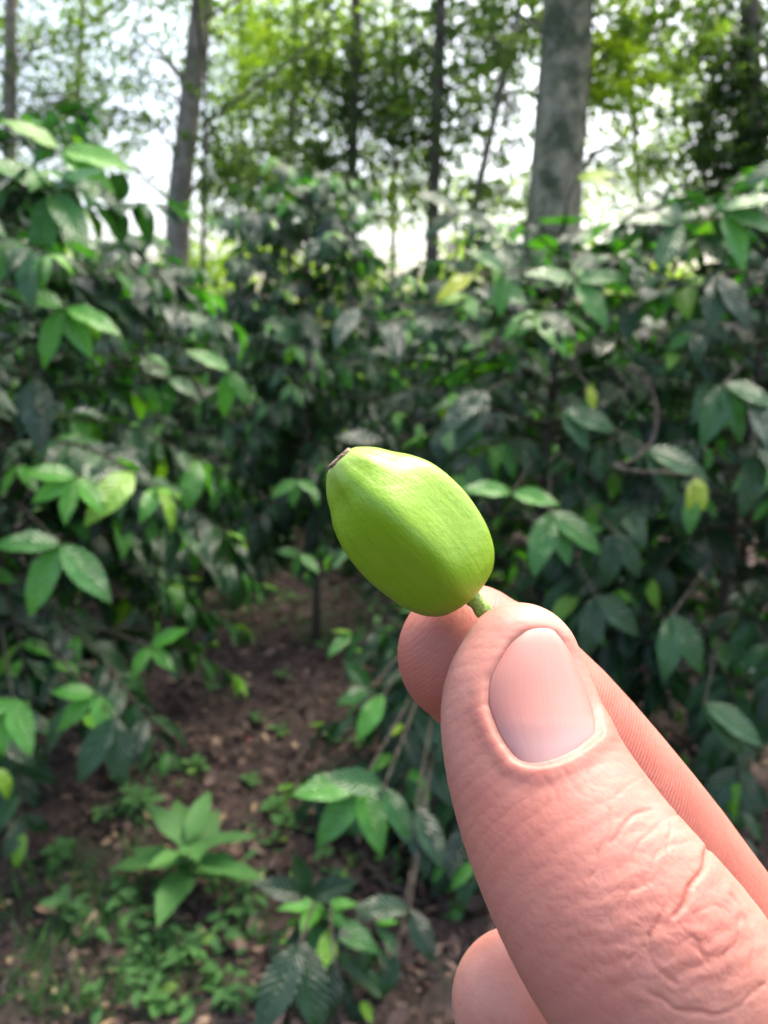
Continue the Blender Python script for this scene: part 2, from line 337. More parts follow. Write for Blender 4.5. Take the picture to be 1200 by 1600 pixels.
# ---------------------------------------------------------------- trees beyond
def crown_pts(clumps, y, n_mul=1.0):
    Ps = []; Ti = []
    for (px, py, rx, ry, n, tn) in clumps:
        c = P(px, py, y); s = y/FPX; n = int(n*1.35); k = max(3, n//16)
        sub = rng.standard_normal((k, 3))*.85; sub = sub/np.maximum(1, np.linalg.norm(sub, axis=1, keepdims=True)/1.7)
        idx = rng.integers(0, k, n)
        q = sub[idx]+rng.standard_normal((n, 3))*np.array([.13, .13, .07])*(1+rng.random((k, 1))[idx])
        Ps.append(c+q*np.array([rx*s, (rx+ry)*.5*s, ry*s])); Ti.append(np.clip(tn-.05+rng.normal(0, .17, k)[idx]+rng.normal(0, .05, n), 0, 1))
    return np.concatenate(Ps), np.concatenate(Ti)
def tree(name, label, cat, px, y, w_px, top_px, clumps, bark, seed, leaf=.07, H=11., basepx=None, limbs=True, top_n=1600, tt=.3, mossy=False):
    """trunk passes px at picture height 300 and top_px at picture top"""
    global rng; rng = np.random.default_rng(seed)
    r = w_px/2/FPX*y; a0 = P(px, 300, y); a1 = P(top_px, 0, a0[1]/(math.cos(PITCH)+math.sin(PITCH)*800/FPX))
    sl_ = (a1-a0)/(a1[2]-a0[2]); sl_[1] *= 0
    zz = np.concatenate([np.linspace(0, 5.5, 22), np.linspace(6.2, H, 7)])
    b = np.array([a0[0]-sl_[0]*a0[2]*.6, a0[1], 0.]); b[2] = 0
    pts = np.stack([a0[0]+sl_[0]*(zz-a0[2])*np.where(zz < a0[2], .6, 1)+.05*r*np.sin(zz*1.3+seed), a0[1]+.1*np.sin(zz*.5+seed), zz], -1)
    rr = r*(1.25-.35*np.clip(zz/2.5, 0, 1))*np.clip(1-.75*(zz/H)**1.5, .15, 1)/.93; rr[0] *= 1.25
    base = pts[0].copy(); root = empty(name, base); tag(root, label, cat, 'trees beyond the coffee shrubs')
    T = Tubes(); T.add(pts, rr, 18 if w_px > 30 else 10, .025); T.build('trunk', bark, root, base)
    B = Tubes()
    extra = []
    for q in range(7):       # the high crown above the picture
        a_ = q*2.4; z_ = H*(.62+.055*q); c = np.array([np.interp(z_, zz, pts[:, 0])+math.cos(a_)*1.3, pts[0, 1]+math.sin(a_)*1.3, z_+.5]); extra.append(c)
    PS, TI = crown_pts(clumps, y)
    for (cx, cy, rx, ry, n, tn) in clumps:
        c = P(cx, cy, y); z_ = max(1.6, c[2]-.4-.25*abs(c[0]-a0[0])); z_ = min(z_, H*.8)
        s = np.array([np.interp(z_, zz, pts[:, 0]), np.interp(z_, zz, pts[:, 1]), z_])
        B = Tubes(); md = (s+c)/2+np.array([0, .1, .15]); B.add([s, md, c], [r*.12+.008, r*.08+.006, .006], 5)
        for _ in range(7):
            e = c+rng.standard_normal(3)*np.array([rx, rx, ry])*.6*y/FPX; m_ = (c+e)/2+rng.normal(0, .05, 3)
            B.add([c, m_, e], [.008, .006, .003], 4)
        B.build('branch', bark, root, base)
    top = []
    for c in extra:
        s = np.array([np.interp(c[2]-.9, zz, pts[:, 0]), pts[0, 1], c[2]-.9]); B = Tubes(); B.add([s, (s+c)/2, c], [r*.3+.01, r*.2+.01, .01], 5); B.build('branch', bark, root, base)
        sub = c+rng.standard_normal((12, 3))*[.7, .7, .4]; ii = rng.integers(0, 12, top_n//7)
        top.append(sub[ii]+rng.standard_normal((len(ii), 3))*.22)
    top = np.concatenate(top)
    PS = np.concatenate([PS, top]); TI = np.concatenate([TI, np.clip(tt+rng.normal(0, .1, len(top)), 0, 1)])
    n = len(PS); d = rng.standard_normal((n, 3)); d[:, 2] -= .3; u = rng.standard_normal((n, 3))+[0, 0, 1.2]
    ls = leaf*(.6+.8*rng.random(n)); ls[len(PS)-len(top):] *= 1.8
    leaves('crown', PS, d, u, ls, ls*.55, .5, TI, M['crown'], root, nv=2, nu=2, shape='oval', wave=0, off=base)
    return root
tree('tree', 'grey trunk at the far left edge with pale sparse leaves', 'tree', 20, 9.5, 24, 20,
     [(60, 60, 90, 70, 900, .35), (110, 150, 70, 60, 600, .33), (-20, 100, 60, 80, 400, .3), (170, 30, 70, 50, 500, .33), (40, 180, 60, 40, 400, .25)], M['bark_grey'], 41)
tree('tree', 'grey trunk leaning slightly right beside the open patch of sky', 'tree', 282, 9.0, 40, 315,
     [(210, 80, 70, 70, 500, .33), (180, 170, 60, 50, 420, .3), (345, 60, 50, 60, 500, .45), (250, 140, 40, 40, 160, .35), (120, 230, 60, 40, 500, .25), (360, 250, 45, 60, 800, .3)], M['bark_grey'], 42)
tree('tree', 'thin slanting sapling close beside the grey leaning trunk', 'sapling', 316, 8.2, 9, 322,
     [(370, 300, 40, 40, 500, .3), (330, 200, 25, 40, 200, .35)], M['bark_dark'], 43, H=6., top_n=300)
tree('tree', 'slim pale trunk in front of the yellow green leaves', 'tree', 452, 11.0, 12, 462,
     [(420, 60, 60, 60, 1600, .80), (415, 130, 45, 50, 1000, .78), (480, 40, 70, 60, 1300, .6), (400, 220, 60, 60, 1400, .45), (470, 180, 60, 60, 1400, .40), (440, 280, 50, 50, 900, .35)], M['bark_pale'], 44, H=12, tt=.6)  # high tints paint the sunlit leaves as a lighter yellow green
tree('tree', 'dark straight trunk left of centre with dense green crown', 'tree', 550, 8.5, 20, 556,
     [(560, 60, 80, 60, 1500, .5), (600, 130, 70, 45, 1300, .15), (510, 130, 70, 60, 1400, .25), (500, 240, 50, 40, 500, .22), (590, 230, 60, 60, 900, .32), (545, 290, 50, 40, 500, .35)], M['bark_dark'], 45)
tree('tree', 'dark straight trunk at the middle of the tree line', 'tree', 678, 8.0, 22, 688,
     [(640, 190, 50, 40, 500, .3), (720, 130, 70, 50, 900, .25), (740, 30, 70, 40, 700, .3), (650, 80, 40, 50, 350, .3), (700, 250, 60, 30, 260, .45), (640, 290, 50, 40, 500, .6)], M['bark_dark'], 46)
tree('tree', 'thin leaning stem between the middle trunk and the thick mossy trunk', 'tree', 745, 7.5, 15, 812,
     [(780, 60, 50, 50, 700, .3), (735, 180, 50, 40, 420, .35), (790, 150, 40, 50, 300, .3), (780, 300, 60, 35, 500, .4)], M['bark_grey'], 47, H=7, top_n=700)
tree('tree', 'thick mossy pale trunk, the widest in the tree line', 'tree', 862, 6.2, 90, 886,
     [(960, 60, 60, 60, 1500, .62), (950, 130, 55, 40, 1000, .80), (880, 20, 60, 30, 300, .35), (1030, 50, 60, 60, 900, .45), (800, 20, 50, 40, 500, .3), (1000, 210, 60, 40, 160, .4)], M['bark_pale'], 48, leaf=.06)  # sunlight on the leaves right of the trunk is put into their tint
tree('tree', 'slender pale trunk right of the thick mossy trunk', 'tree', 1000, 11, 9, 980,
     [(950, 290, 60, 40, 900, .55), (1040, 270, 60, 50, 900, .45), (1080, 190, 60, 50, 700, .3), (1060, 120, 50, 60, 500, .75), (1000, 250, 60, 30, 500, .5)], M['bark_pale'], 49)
tree('tree', 'dark tree on the right edge with heavy dark crown', 'tree', 1190, 7.2, 34, 1180,
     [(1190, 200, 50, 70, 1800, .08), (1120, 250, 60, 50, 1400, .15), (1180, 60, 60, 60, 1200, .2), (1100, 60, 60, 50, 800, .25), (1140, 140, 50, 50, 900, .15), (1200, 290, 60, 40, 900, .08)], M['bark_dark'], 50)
tree('tree', 'faint distant trunk among leaves left of the slim pale trunk', 'tree', 375, 14, 10, 378,
     [(370, 120, 60, 60, 1500, .42), (340, 300, 60, 40, 700, .3), (390, 20, 60, 40, 1000, .6), (480, 300, 70, 30, 900, .4)], M['bark_grey'], 51)
tree('tree', 'distant tree low between the middle trunks, pale green', 'tree', 615, 15, 9, 620,
     [(600, 300, 70, 30, 700, .65), (700, 310, 70, 25, 600, .6), (590, 40, 60, 40, 1200, .7), (620, 170, 50, 50, 900, .4), (800, 320, 60, 25, 700, .6)], M['bark_grey'], 52)
tree('tree', 'distant tree behind the sparse leaves on the left', 'tree', 120, 14, 12, 130,
     [(90, 100, 80, 60, 1000, .25), (150, 200, 80, 50, 900, .25), (60, 200, 70, 40, 800, .25), (230, 30, 70, 40, 500, .35)], M['bark_grey'], 53)
rng = np.random.default_rng(61); n = 85000
px = rng.uniform(-700, 1900, n); py = rng.uniform(-250, 430, n)
den = .62+.28*np.sin(px*.021+1.5*np.sin(py*.017))*np.sin(py*.027+px*.008)+.25*np.sin(px*.07+2)*np.sin(py*.083+px*.03)
for (cx, cy, rx, ry, am) in [(225, 290, 75, 85, 1.2), (200, 90, 90, 70, .45), (975, 200, 90, 50, .9), (650, 30, 60, 45, .8), (620, 345, 60, 40, .7), (790, 250, 60, 60, .6), (1085, 110, 30, 30, .5)]:
    den -= am*np.exp(-((px-cx)/rx)**2-((py-cy)/ry)**2)
for (cx, cy, rx, ry, am) in [(430, 100, 110, 130, .5), (560, 150, 90, 90, .4), (400, 260, 80, 60, .3), (1160, 160, 80, 140, .6), (980, 90, 80, 60, .2)]:
    den += am*np.exp(-((px-cx)/rx)**2-((py-cy)/ry)**2)
k_ = rng.random(n) < den; px = px[k_]; py = py[k_]; n = len(px)
d = rng.uniform(20, 30, n); PS = CP+FWD*d[:, None]+RGT*((px-600)/FPX*d)[:, None]+UPV*(-(py-800)/FPX*d)[:, None]
ls = .145*(.5+.8*rng.random(n))
tn = .42+.35*np.exp(-((px-430)/120)**2-((py-90)/120)**2)+.3*np.exp(-((px-980)/90)**2-((py-100)/80)**2)-.15*np.exp(-((px-560)/90)**2-((py-150)/70)**2)-.25*np.exp(-((px-1160)/80)**2)  # raised tint around the two sunlit canopy patches, sunlight painted as leaf colour
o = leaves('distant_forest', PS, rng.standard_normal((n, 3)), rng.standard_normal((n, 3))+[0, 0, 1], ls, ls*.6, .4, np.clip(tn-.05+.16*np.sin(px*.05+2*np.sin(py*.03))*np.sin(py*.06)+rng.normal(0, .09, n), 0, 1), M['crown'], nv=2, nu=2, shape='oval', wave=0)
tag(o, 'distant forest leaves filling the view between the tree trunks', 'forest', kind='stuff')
# far thicket low on the skyline
rng = np.random.default_rng(60)
n = 26000; px = rng.uniform(-500, 1700, n); cen = 430+25*np.sin(px*.013)+18*np.sin(px*.041)
py = cen-np.abs(rng.normal(0, 42, n))*(1-.75*np.exp(-((px-235)/75)**2)-.6*np.exp(-((px-615)/50)**2))+rng.uniform(0, 60, n)
d = rng.uniform(16, 24, n); PS = CP+FWD*d[:, None]+RGT*((px-600)/FPX*d)[:, None]+UPV*(-(py-800)/FPX*d)[:, None]
dd = rng.standard_normal((n, 3)); ls = .16*(.6+.7*rng.random(n))
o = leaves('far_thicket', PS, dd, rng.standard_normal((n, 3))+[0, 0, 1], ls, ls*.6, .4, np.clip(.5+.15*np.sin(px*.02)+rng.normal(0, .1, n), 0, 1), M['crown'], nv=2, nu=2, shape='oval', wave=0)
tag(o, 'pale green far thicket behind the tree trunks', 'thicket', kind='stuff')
n = 38000; y = rng.uniform(7.2, 10.5, n); x = rng.uniform(-1, 1, n)*y*.95; hz = 1.55+.18*np.sin(x*2.3)+.12*np.sin(x*5.1+y)
z = hz*rng.random(n)**.6; dd = rng.standard_normal((n, 3)); dd[:, 2] -= .5; ls = .15*(.7+.5*rng.random(n))
o = leaves('far_coffee_rows', np.stack([x, y, z], -1), dd, rng.normal(0, .4, (n, 3))+[0, -.5, 1], ls, ls*.42, .6, np.clip(.15+.12*rng.standard_normal(n), 0, 1), M['coffee'], nv=3, nu=2)
tag(o, 'farther rows of coffee shrubs closing the view below the tree trunks', 'coffee rows', kind='stuff')

# ---------------------------------------------------------------- ground plants and litter
rng = np.random.default_rng(70)
n = 24000; y = .7+rng.random(n)**1.5*6.5; x = rng.uniform(-1, 1, n)*(.35+y*.62); PS = np.stack([x, y, gh(x, y)+rng.uniform(.002, .018, n)], -1)
dd = rng.standard_normal((n, 3)); dd[:, 2] *= .2; ls = .018+.045*rng.random(n)**2
o = leaves('leaf_litter', PS, dd, rng.normal(0, .35, (n, 3))+[0, 0, 1], ls, ls*(.25+.35*rng.random(n)), rng.uniform(-1.2, 1.2, n), rng.random(n)**2.6, M['dead'], nv=4, nu=2, shape='oval', wave=.05)
tag(o, 'brown dead leaf litter scattered over the soil', 'leaf litter', kind='stuff')
T = Tubes()
for _ in range(1600):
    y_ = .8+rng.random()**1.4*4; x_ = rng.uniform(-1, 1)*(.3+y_*.5); a_ = rng.random()*6.28; l_ = .04+.12*rng.random()
    t = np.linspace(-.5, .5, 4); p_ = np.stack([x_+math.cos(a_)*l_*t+.01*rng.standard_normal(4), y_+math.sin(a_)*l_*t+.01*rng.standard_normal(4), np.zeros(4)], -1)
    p_[:, 2] = gh(p_[:, 0], p_[:, 1])+.008+.006*rng.random(4); T.add(p_, [.0022, .002, .0018, .001], 4)
tag(T.build('twig_litter', M['twig']), 'fine broken twigs strewn among the leaf litter', 'twig litter', kind='stuff')
def plant(name, label, cat, px, py, nl, L, W, tint, rise=.5, h=.04, shape='broad', seed=0, group=None, tiers=1, droop=.6):
    global rng; rng = np.random.default_rng(900+seed)
    g = G(px, py); root = empty(name, g); tag(root, label, cat, group)
    T = Tubes(); T.add([[0, 0, 0], [.003, 0, h*.5], [0, .003, h]], [.003, .0025, .0015], 5); T.build('stem', M['stem_green'], root)
    pos = []; dr = []; Ls = []
    for k in range(nl):
        a_ = k*2.399+rng.normal(0, .2); f = (k+1)/nl; pos.append([0, 0, h*(.35+.65*f)])
        r_ = rise*(.35+1.1*f)+rng.normal(0, .1); dr.append([math.cos(a_), math.sin(a_), r_]); Ls.append(L*(1.05-.35*f)*(.85+.3*rng.random()))
    Ls = np.array(Ls)
    leaves('foliage', np.array(pos, float), np.array(dr, float), np.tile([0, 0, 1.], (nl, 1))+rng.normal(0, .1, (nl, 3)), Ls, Ls*W, droop, np.clip(tint+rng.normal(0, .06, nl), 0, 1), M['weed'], root, nv=8, nu=4, shape=shape)
    return root
plant('weed', 'largest broad leaved weed on the ground, matt green rosette', 'weed', 300, 1410, 12, .20, .34, .62, rise=.42, h=.13, seed=1, shape='coffee', droop=.35)
plant('weed', 'small bright weed alone on bare soil left of the large rosette weed', 'weed', 95, 1345, 9, .06, .55, .62, h=.03, seed=2)
plant('weed', 'bright weed on the soil above the large rosette weed', 'weed', 305, 1215, 8, .055, .6, .66, h=.04, seed=3)
plant('weed', 'weed tuft left of the one above the rosette, mixed with grass', 'weed', 215, 1275, 10, .07, .5, .5, h=.05, seed=4)
plant('weed', 'yellow green little weed at the middle of the path', 'weed', 435, 1145, 6, .05, .5, .75, h=.03, seed=5)
plant('weed', 'weed at the foot of the low coffee bush beside the path', 'weed', 430, 1290, 9, .06, .5, .55, h=.05, seed=6)
plant('weed', 'pale weed at the bottom edge below the leafy ground cover', 'weed', 250, 1590, 6, .05, .55, .68, h=.04, seed=7)
plant('weed', 'dull weed in the bottom left corner by dry grass', 'weed', 110, 1450, 8, .07, .5, .35, h=.06, seed=8)
for k, (a_, b_) in enumerate([(370, 1000), (440, 1060), (330, 1085), (520, 1150), (390, 1230), (500, 1010), (160, 1290), (560, 1160), (290, 900), (340, 870), (400, 905), (250, 860), (480, 1245), (400, 1130), (350, 950)]):
    plant('weed_seedling', 'tiny green weed seedling sprouting from the brown soil', 'weed', a_, b_, 5, .045, .55, .58, h=.025, seed=20+k, group='tiny weed seedlings on the path')
# leafy ground cover and grass (uncountable)
def cover(name, label, cat, boxes, L, W, tint, shape='oval', rise=(0, .06), blade=False):
    pos = []
    for (x0, y0, x1, y1, n) in boxes:
        for _ in range(n):
            g = G(rng.uniform(x0, x1), rng.uniform(y0, y1)); pos.append(g)
    pos = np.array(pos); n = len(pos); cl = np.sin(pos[:, 0]*19)*np.sin(pos[:, 1]*23)
    keep = cl+rng.normal(0, .5, n) > -.1; pos = pos[keep]; n = len(pos)
    pos[:, 2] += rng.uniform(rise[0], rise[1], n)
    d = rng.standard_normal((n, 3)); d[:, 2] = (np.abs(d[:, 2])+.8) if blade else d[:, 2]*.25
    ls = L*(.5+rng.random(n))
    o = leaves(name, pos, d, rng.normal(0, .25, (n, 3))+([0, -.5, .3] if blade else [0, 0, 1]), ls, ls*W, 1.1 if blade else .5, np.clip(tint+rng.normal(0, .15, n), 0, 1), M['weed'], nv=5, nu=2, shape=shape, wave=.01)
    tag(o, label, cat, kind='stuff')
rng = np.random.default_rng(80)
cover('ground_cover', 'low leafy ground cover around and below the large weed', 'ground cover', [(150, 1400, 400, 1600, 560), (180, 1210, 300, 1300, 90), (300, 850, 580, 980, 700), (180, 760, 460, 900, 900), (480, 1230, 720, 1400, 160), (380, 1300, 460, 1420, 60)], .034, .42, .48, 'coffee')
cover('undergrowth', 'dim leafy undergrowth closing the far end of the path', 'undergrowth', [(150, 740, 620, 900, 2600), (560, 900, 720, 1060, 260)], .055, .40, .32, 'coffee', (0, .24))
cover('grass', 'thin green grass growing through the soil', 'grass', [(0, 1340, 280, 1600, 800), (180, 1220, 260, 1330, 50), (330, 1440, 600, 1600, 70), (200, 760, 580, 1000, 900), (150, 1380, 420, 1600, 200)], .07, .07, .5, 'blade', (0, .005), True)
# fallen sticks, flowers
def stick(label, pts, r):
    T = Tubes(); q = [G(a_, b_)+[0, 0, z_] for a_, b_, z_ in pts]; o0 = q[0].copy()
    t = np.linspace(0, 1, len(q)); tt = np.linspace(0, 1, 12); q = np.array(q); q = np.stack([np.interp(tt, t, q[:, k]) for k in range(3)], -1)
    q[1:-1] = (q[:-2]+2*q[1:-1]+q[2:])/4; q += .004*np.sin(np.arange(12)[:, None]*1.7+[0, 1, 2])
    T.add(q, np.linspace(r, r*.5, 12), 7, .08); o = T.build('fallen_stick', M['twig'], None, o0); o.location = o0
    tag(o, label, 'stick', 'sticks lying on the ground')
stick('longest fallen stick running down the middle of the path', [(490, 1150, .02), (450, 1220, .01), (380, 1310, .02)], .009)
stick('curved dry root at the foot of the low coffee bush', [(560, 1340, .02), (600, 1395, .04), (665, 1410, .01)], .006)
stick('fallen stick lying across the soil at bottom centre', [(590, 1530, .01), (640, 1545, .01), (700, 1540, .02)], .005)
stick('dry pale stick slanting in the bottom left corner', [(0, 1570, .01), (20, 1530, .02), (45, 1490, .01)], .006)
stick('upright dry stalk at the bottom beside the grass', [(125, 1600, .0), (120, 1560, .03), (108, 1520, .05)], .005)
stick('thin dry stalk crossing in front of the large weed', [(160, 1440, .02), (190, 1370, .06), (205, 1330, .08)], .004)
stick('pale thin twig at the left among the low leaves', [(140, 985, .25), (180, 1040, .2), (220, 1085, .15)], .005)
def petals(name, label, g, r, col, n=4):
    m = NT(name+'_petal'); mat = m.fin(m.bsdf(Base_Color=col, Roughness=.5))
    root = empty(name, g); tag(root, label, 'flower')
    a = np.arange(n)*2.4; d = np.stack([np.cos(a), np.sin(a), .6+0*a], -1)
    leaves('petal', np.zeros((n, 3)), d, np.tile([0, 0, 1.], (n, 1)), r, r*.8, .6, .5, mat, root, nv=4, nu=4, shape='oval')
petals('fallen_flower', 'small pink petal lying on the path', G(392, 1160)+[0, 0, .01], .022, (.75, .22, .20))
petals('fallen_flower', 'tiny orange flower at the left edge of the ground', G(6, 1420)+[0, 0, .01], .008, (.8, .18, .02))
# hanging vine
T = Tubes(); q = np.array([P(*a_) for a_ in [(985, 570, 1.5), (1015, 600, 1.48), (1028, 640, 1.47), (1022, 690, 1.46), (990, 722, 1.45), (950, 728, 1.45), (1000, 738, 1.44), (1045, 738, 1.45), (1080, 745, 1.5)]])
t = np.linspace(0, 1, len(q)); tt = np.linspace(0, 1, 40); q = np.stack([np.interp(tt, t, q[:, k]) for k in range(3)], -1)
for _ in range(3): q[1:-1] = (q[:-2]+2*q[1:-1]+q[2:])/4
T.add(q, .0038, 6); o = T.build('vine', M['twig'], None, q[0]); o.location = q[0]; tag(o, 'looping brown woody vine hanging among the right coffee leaves', 'vine')

# ---------------------------------------------------------------- hand (built in the viewer's frame: x right, y up, z forward, metres)
def C3(px, py, d): return np.array([(px-600)/FPX*d, -(py-800)/FPX*d, d])
def topx(c): return c[:, 0]/c[:, 2]*FPX+600, -c[:, 1]/c[:, 2]*FPX+800
def catmull(a, n):
    a = np.asarray(a, float); a = np.vstack([2*a[0]-a[1], a, 2*a[-1]-a[-2]]); out = []
    for i in range(1, len(a)-2):
        for t in np.linspace(0, 1, n, endpoint=False):
            p0, p1, p2, p3 = a[i-1:i+3]; out.append(.5*((2*p1)+(-p0+p2)*t+(2*p0-5*p1+4*p2-p3)*t*t+(-p0+3*p1-3*p2+p3)*t**3))
    out.append(a[-2]); return np.array(out)
def digit(ctrl, nvec, k, n=2):
    """ctrl: px,py,half width px,depth ; k thickness ratio"""
    a = np.array([[*C3(px, py, d), hw*d/FPX] for px, py, hw, d in ctrl]); a = catmull(a, n)
    nv = nrm(np.array(nvec, float)); return [(a[i, :3], a[i+1, :3], a[i, 3], a[i+1, 3], nv, k) for i in range(len(a)-1)]
TH = [(812, 1038, 96, .1000), (810, 1100, 121, .0985), (826, 1172, 135, .0960), (864, 1263, 151, .0925), (915, 1356, 166, .0885), (976, 1448, 180, .0855), (1040, 1530, 184, .0840),
      (1130, 1640, 178, .0840), (1240, 1750, 178, .0850), (1350, 1850, 190, .0870), (1550, 1985, 190, .093), (1800, 2130, 170, .103)]
IX = [(731, 1022, 110, .1165), (790, 1066, 116, .1170), (862, 1130, 116, .1180), (950, 1225, 113, .1190), (1040, 1335, 112, .1200), (1120, 1450, 116, .1215), (1230, 1570, 112, .123), (1350, 1670, 116, .126), (1460, 1750, 125, .130)]
MD = [(812, 1564, 106, .120), (900, 1600, 104, .127), (1010, 1630, 98, .132), (1130, 1670, 102, .137), (1300, 1790, 98, .136), (1480, 1930, 115, .135)]
RG = [(860, 1830, 98, .120), (950, 1850, 96, .128), (1150, 1900, 98, .138), (1310, 2000, 94, .137), (1480, 2110, 108, .134)]
PK = [(970, 2070, 84, .120), (1050, 2090, 82, .127), (1200, 2130, 84, .134), (1460, 2270, 95, .130)]
seg_th = digit(TH[:10], (.22, .12, -1), .80, 4); seg_ix = digit(IX, (.1, .1, -1), .88, 2)
seg_md = digit(MD, (.1, .1, -1), .9); seg_rg = digit(RG, (.1, .1, -1), .9); seg_pk = digit(PK, (.1, .1, -1), .9)
WR = C3(2250, 2300, .125)
def cap(a, b, ra, rb, k=.85): return (np.asarray(a), np.asarray(b), ra, rb, nrm(np.array([.1, .1, -1.])), k)
palm = [cap(C3(1460, 1750, .130), WR, .0125, .018), cap(C3(1480, 1930, .135), WR, .0128, .018), cap(C3(1480, 2110, .134), WR, .0122, .017), cap(C3(1460, 2270, .130), WR+[-.004, -.008, 0], .011, .016),
        cap(C3(1350, 1850, .087), C3(1800, 2130, .103), .0135, .018), cap(C3(1800, 2130, .103), WR, .018, .020), cap(C3(1560, 1950, .118), C3(1850, 2200, .115), .010, .016)]
arm = [cap(WR, WR+[.045, -.06, -.045], .024, .028, .8), cap(WR+[.045, -.06, -.045], WR+[.085, -.115, -.09], .028, .034, .85)]
def dseg(p, s):
    A, B, ra, rb, nv, k = s; ba = (B-A).astype(np.float32); q = p-A.astype(np.float32); t = np.clip(q@ba/(ba@ba), 0, 1)
    q = q-t[:, None]*ba; qn = q@nv.astype(np.float32); q2 = np.einsum('ij,ij->i', q, q)+qn*qn*(1/k**2-1)
    return np.sqrt(np.maximum(q2, 0))-(ra+(rb-ra)*t)
def hmin(p, segs):
    d = dseg(p, segs[0])
    for s in segs[1:]: d = np.minimum(d, dseg(p, s))
    return d
def smin(a, b, k):
    h = np.clip(.5+.5*(b-a)/k, 0, 1); return b*(1-h)+a*h-k*h*(1-h)
def sdf(p, full=True):
    p = p.astype(np.float32); px = p[:, 0]/np.maximum(p[:, 2], .03)*FPX+600
    pal = dseg(p, palm[0])
    for s in palm[1:]: pal = smin(pal, dseg(p, s), .010)
    for s in arm: pal = smin(pal, dseg(p, s), .012)
    k = .0006+.0075*np.clip((px-1330)/150, 0, 1)
    d = hmin(p, seg_th)
    for s in (seg_ix, seg_md, seg_rg, seg_pk): d = smin(d, hmin(p, s), k)
    return smin(d, pal, np.maximum(k, .001))
def sdf_c(p, ch=400000): return np.concatenate([sdf(p[i:i+ch]) for i in range(0, len(p), ch)])
VX = .0011
allA = np.array([s[i] for s in seg_th+seg_ix+seg_md+seg_rg+seg_pk+palm+arm for i in (0, 1)])
lo = allA.min(0)-.04; hi = allA.max(0)+.04
BL = 8; nb = np.ceil((hi-lo)/(VX*BL)).astype(int); N3 = nb*BL
bi = np.stack(np.meshgrid(*[np.arange(k) for k in nb], indexing='ij'), -1).reshape(-1, 3)
dc = sdf_c(lo+(bi+.5)*BL*VX); act = bi[np.abs(dc) < BL*VX*1.6]
S = np.full(N3, 1., np.float32)
# far inside blocks negative
ins = bi[dc <= -BL*VX*1.6]
for b in ins: S[b[0]*BL:b[0]*BL+BL, b[1]*BL:b[1]*BL+BL, b[2]*BL:b[2]*BL+BL] = -1
off3 = np.stack(np.meshgrid(*[np.arange(BL)]*3, indexing='ij'), -1).reshape(-1, 3)
gi = (act[:, None]*BL+off3[None]).reshape(-1, 3)
S[gi[:, 0], gi[:, 1], gi[:, 2]] = sdf_c((lo+gi*VX).astype(np.float32))
def surface_nets(S):
    ins = S < 0; nx, ny, nz = S.shape; cnt = np.zeros((nx-1, ny-1, nz-1), np.uint8)
    for a in (0, 1):
        for b in (0, 1):
            for c in (0, 1): cnt += ins[a:nx-1+a, b:ny-1+b, c:nz-1+c]
    cell = np.argwhere((cnt > 0) & (cnt < 8)); idx = np.full(cnt.shape, -1, np.int32); idx[cell[:, 0], cell[:, 1], cell[:, 2]] = np.arange(len(cell))
    acc = np.zeros((len(cell), 3)); num = np.zeros(len(cell)); co = [(a, b, c) for a in (0, 1) for b in (0, 1) for c in (0, 1)]
    for a in co:
        for b in co:
            if a < b and sum(abs(a[i]-b[i]) for i in range(3)) == 1:
                va = S[cell[:, 0]+a[0], cell[:, 1]+a[1], cell[:, 2]+a[2]]; vb = S[cell[:, 0]+b[0], cell[:, 1]+b[1], cell[:, 2]+b[2]]
                m = (va < 0) != (vb < 0); t = np.where(m, va/np.where(m, va-vb, 1), 0)
                acc += m[:, None]*(np.array(a)+t[:, None]*(np.array(b)-np.array(a))); num += m
    V = cell+acc/num[:, None]; F = []
    for ax in range(3):
        u, v = (ax+1) % 3, (ax+2) % 3
        s0 = [slice(0, n) for n in S.shape]; s1 = list(s0); s0[ax] = slice(0, S.shape[ax]-1); s1[ax] = slice(1, S.shape[ax])
        e = np.argwhere(ins[tuple(s0)] != ins[tuple(s1)]); e = e[(e[:, u] > 0) & (e[:, v] > 0) & (e[:, u] < S.shape[u]-1) & (e[:, v] < S.shape[v]-1)]
        fl = ins[e[:, 0], e[:, 1], e[:, 2]]; q = []
        for du, dv in ((-1, -1), (0, -1), (0, 0), (-1, 0)):
            c = e.copy(); c[:, u] += du; c[:, v] += dv; q.append(idx[c[:, 0], c[:, 1], c[:, 2]])
        q = np.stack(q, -1); q[~fl] = q[~fl][:, ::-1]; F.append(q)
    return V, np.concatenate(F)
V, F = surface_nets(S); V = lo+V*VX; del S
def grad(p, e=.0004):
    g = np.stack([sdf_c(p+np.eye(3)[i]*e)-sdf_c(p-np.eye(3)[i]*e) for i in range(3)], -1)/(2*e); return g
def project(p, it=2):
    for _ in range(it):
        g = grad(p); p = p-np.clip(sdf_c(p)/np.maximum((g*g).sum(-1), .3), -.0006, .0006)[:, None]*g
    return p
V = project(V)
# refine the part in view
me = mesh_np('tmp', V, F); bm = bmesh.new(); bm.from_mesh(me); bpy.data.meshes.remove(me)
for rnd in range(2):
    co = np.array([v.co for v in bm.verts]); x_, y_ = topx(co)
    vis = (x_ > 590) & (x_ < 1260) & (y_ > 880) & (y_ < 1660) & (co[:, 2] < .122)
    bm.verts.index_update(); es = [e for e in bm.edges if vis[e.verts[0].index] and vis[e.verts[1].index]]
    bmesh.ops.subdivide_edges(bm, edges=es, cuts=1, use_grid_fill=True)
me = bpy.data.meshes.new('hand'); bm.to_mesh(me); bm.free()
V = np.empty(len(me.vertices)*3); me.vertices.foreach_get('co', V); V = project(V.reshape(-1, 3), 1)
Nn = nrm(grad(V)); px_, py_ = topx(V)
isth = hmin(V.astype(np.float32), seg_th) < .0012; front = (Nn*nrm(V)).sum(-1) < .25
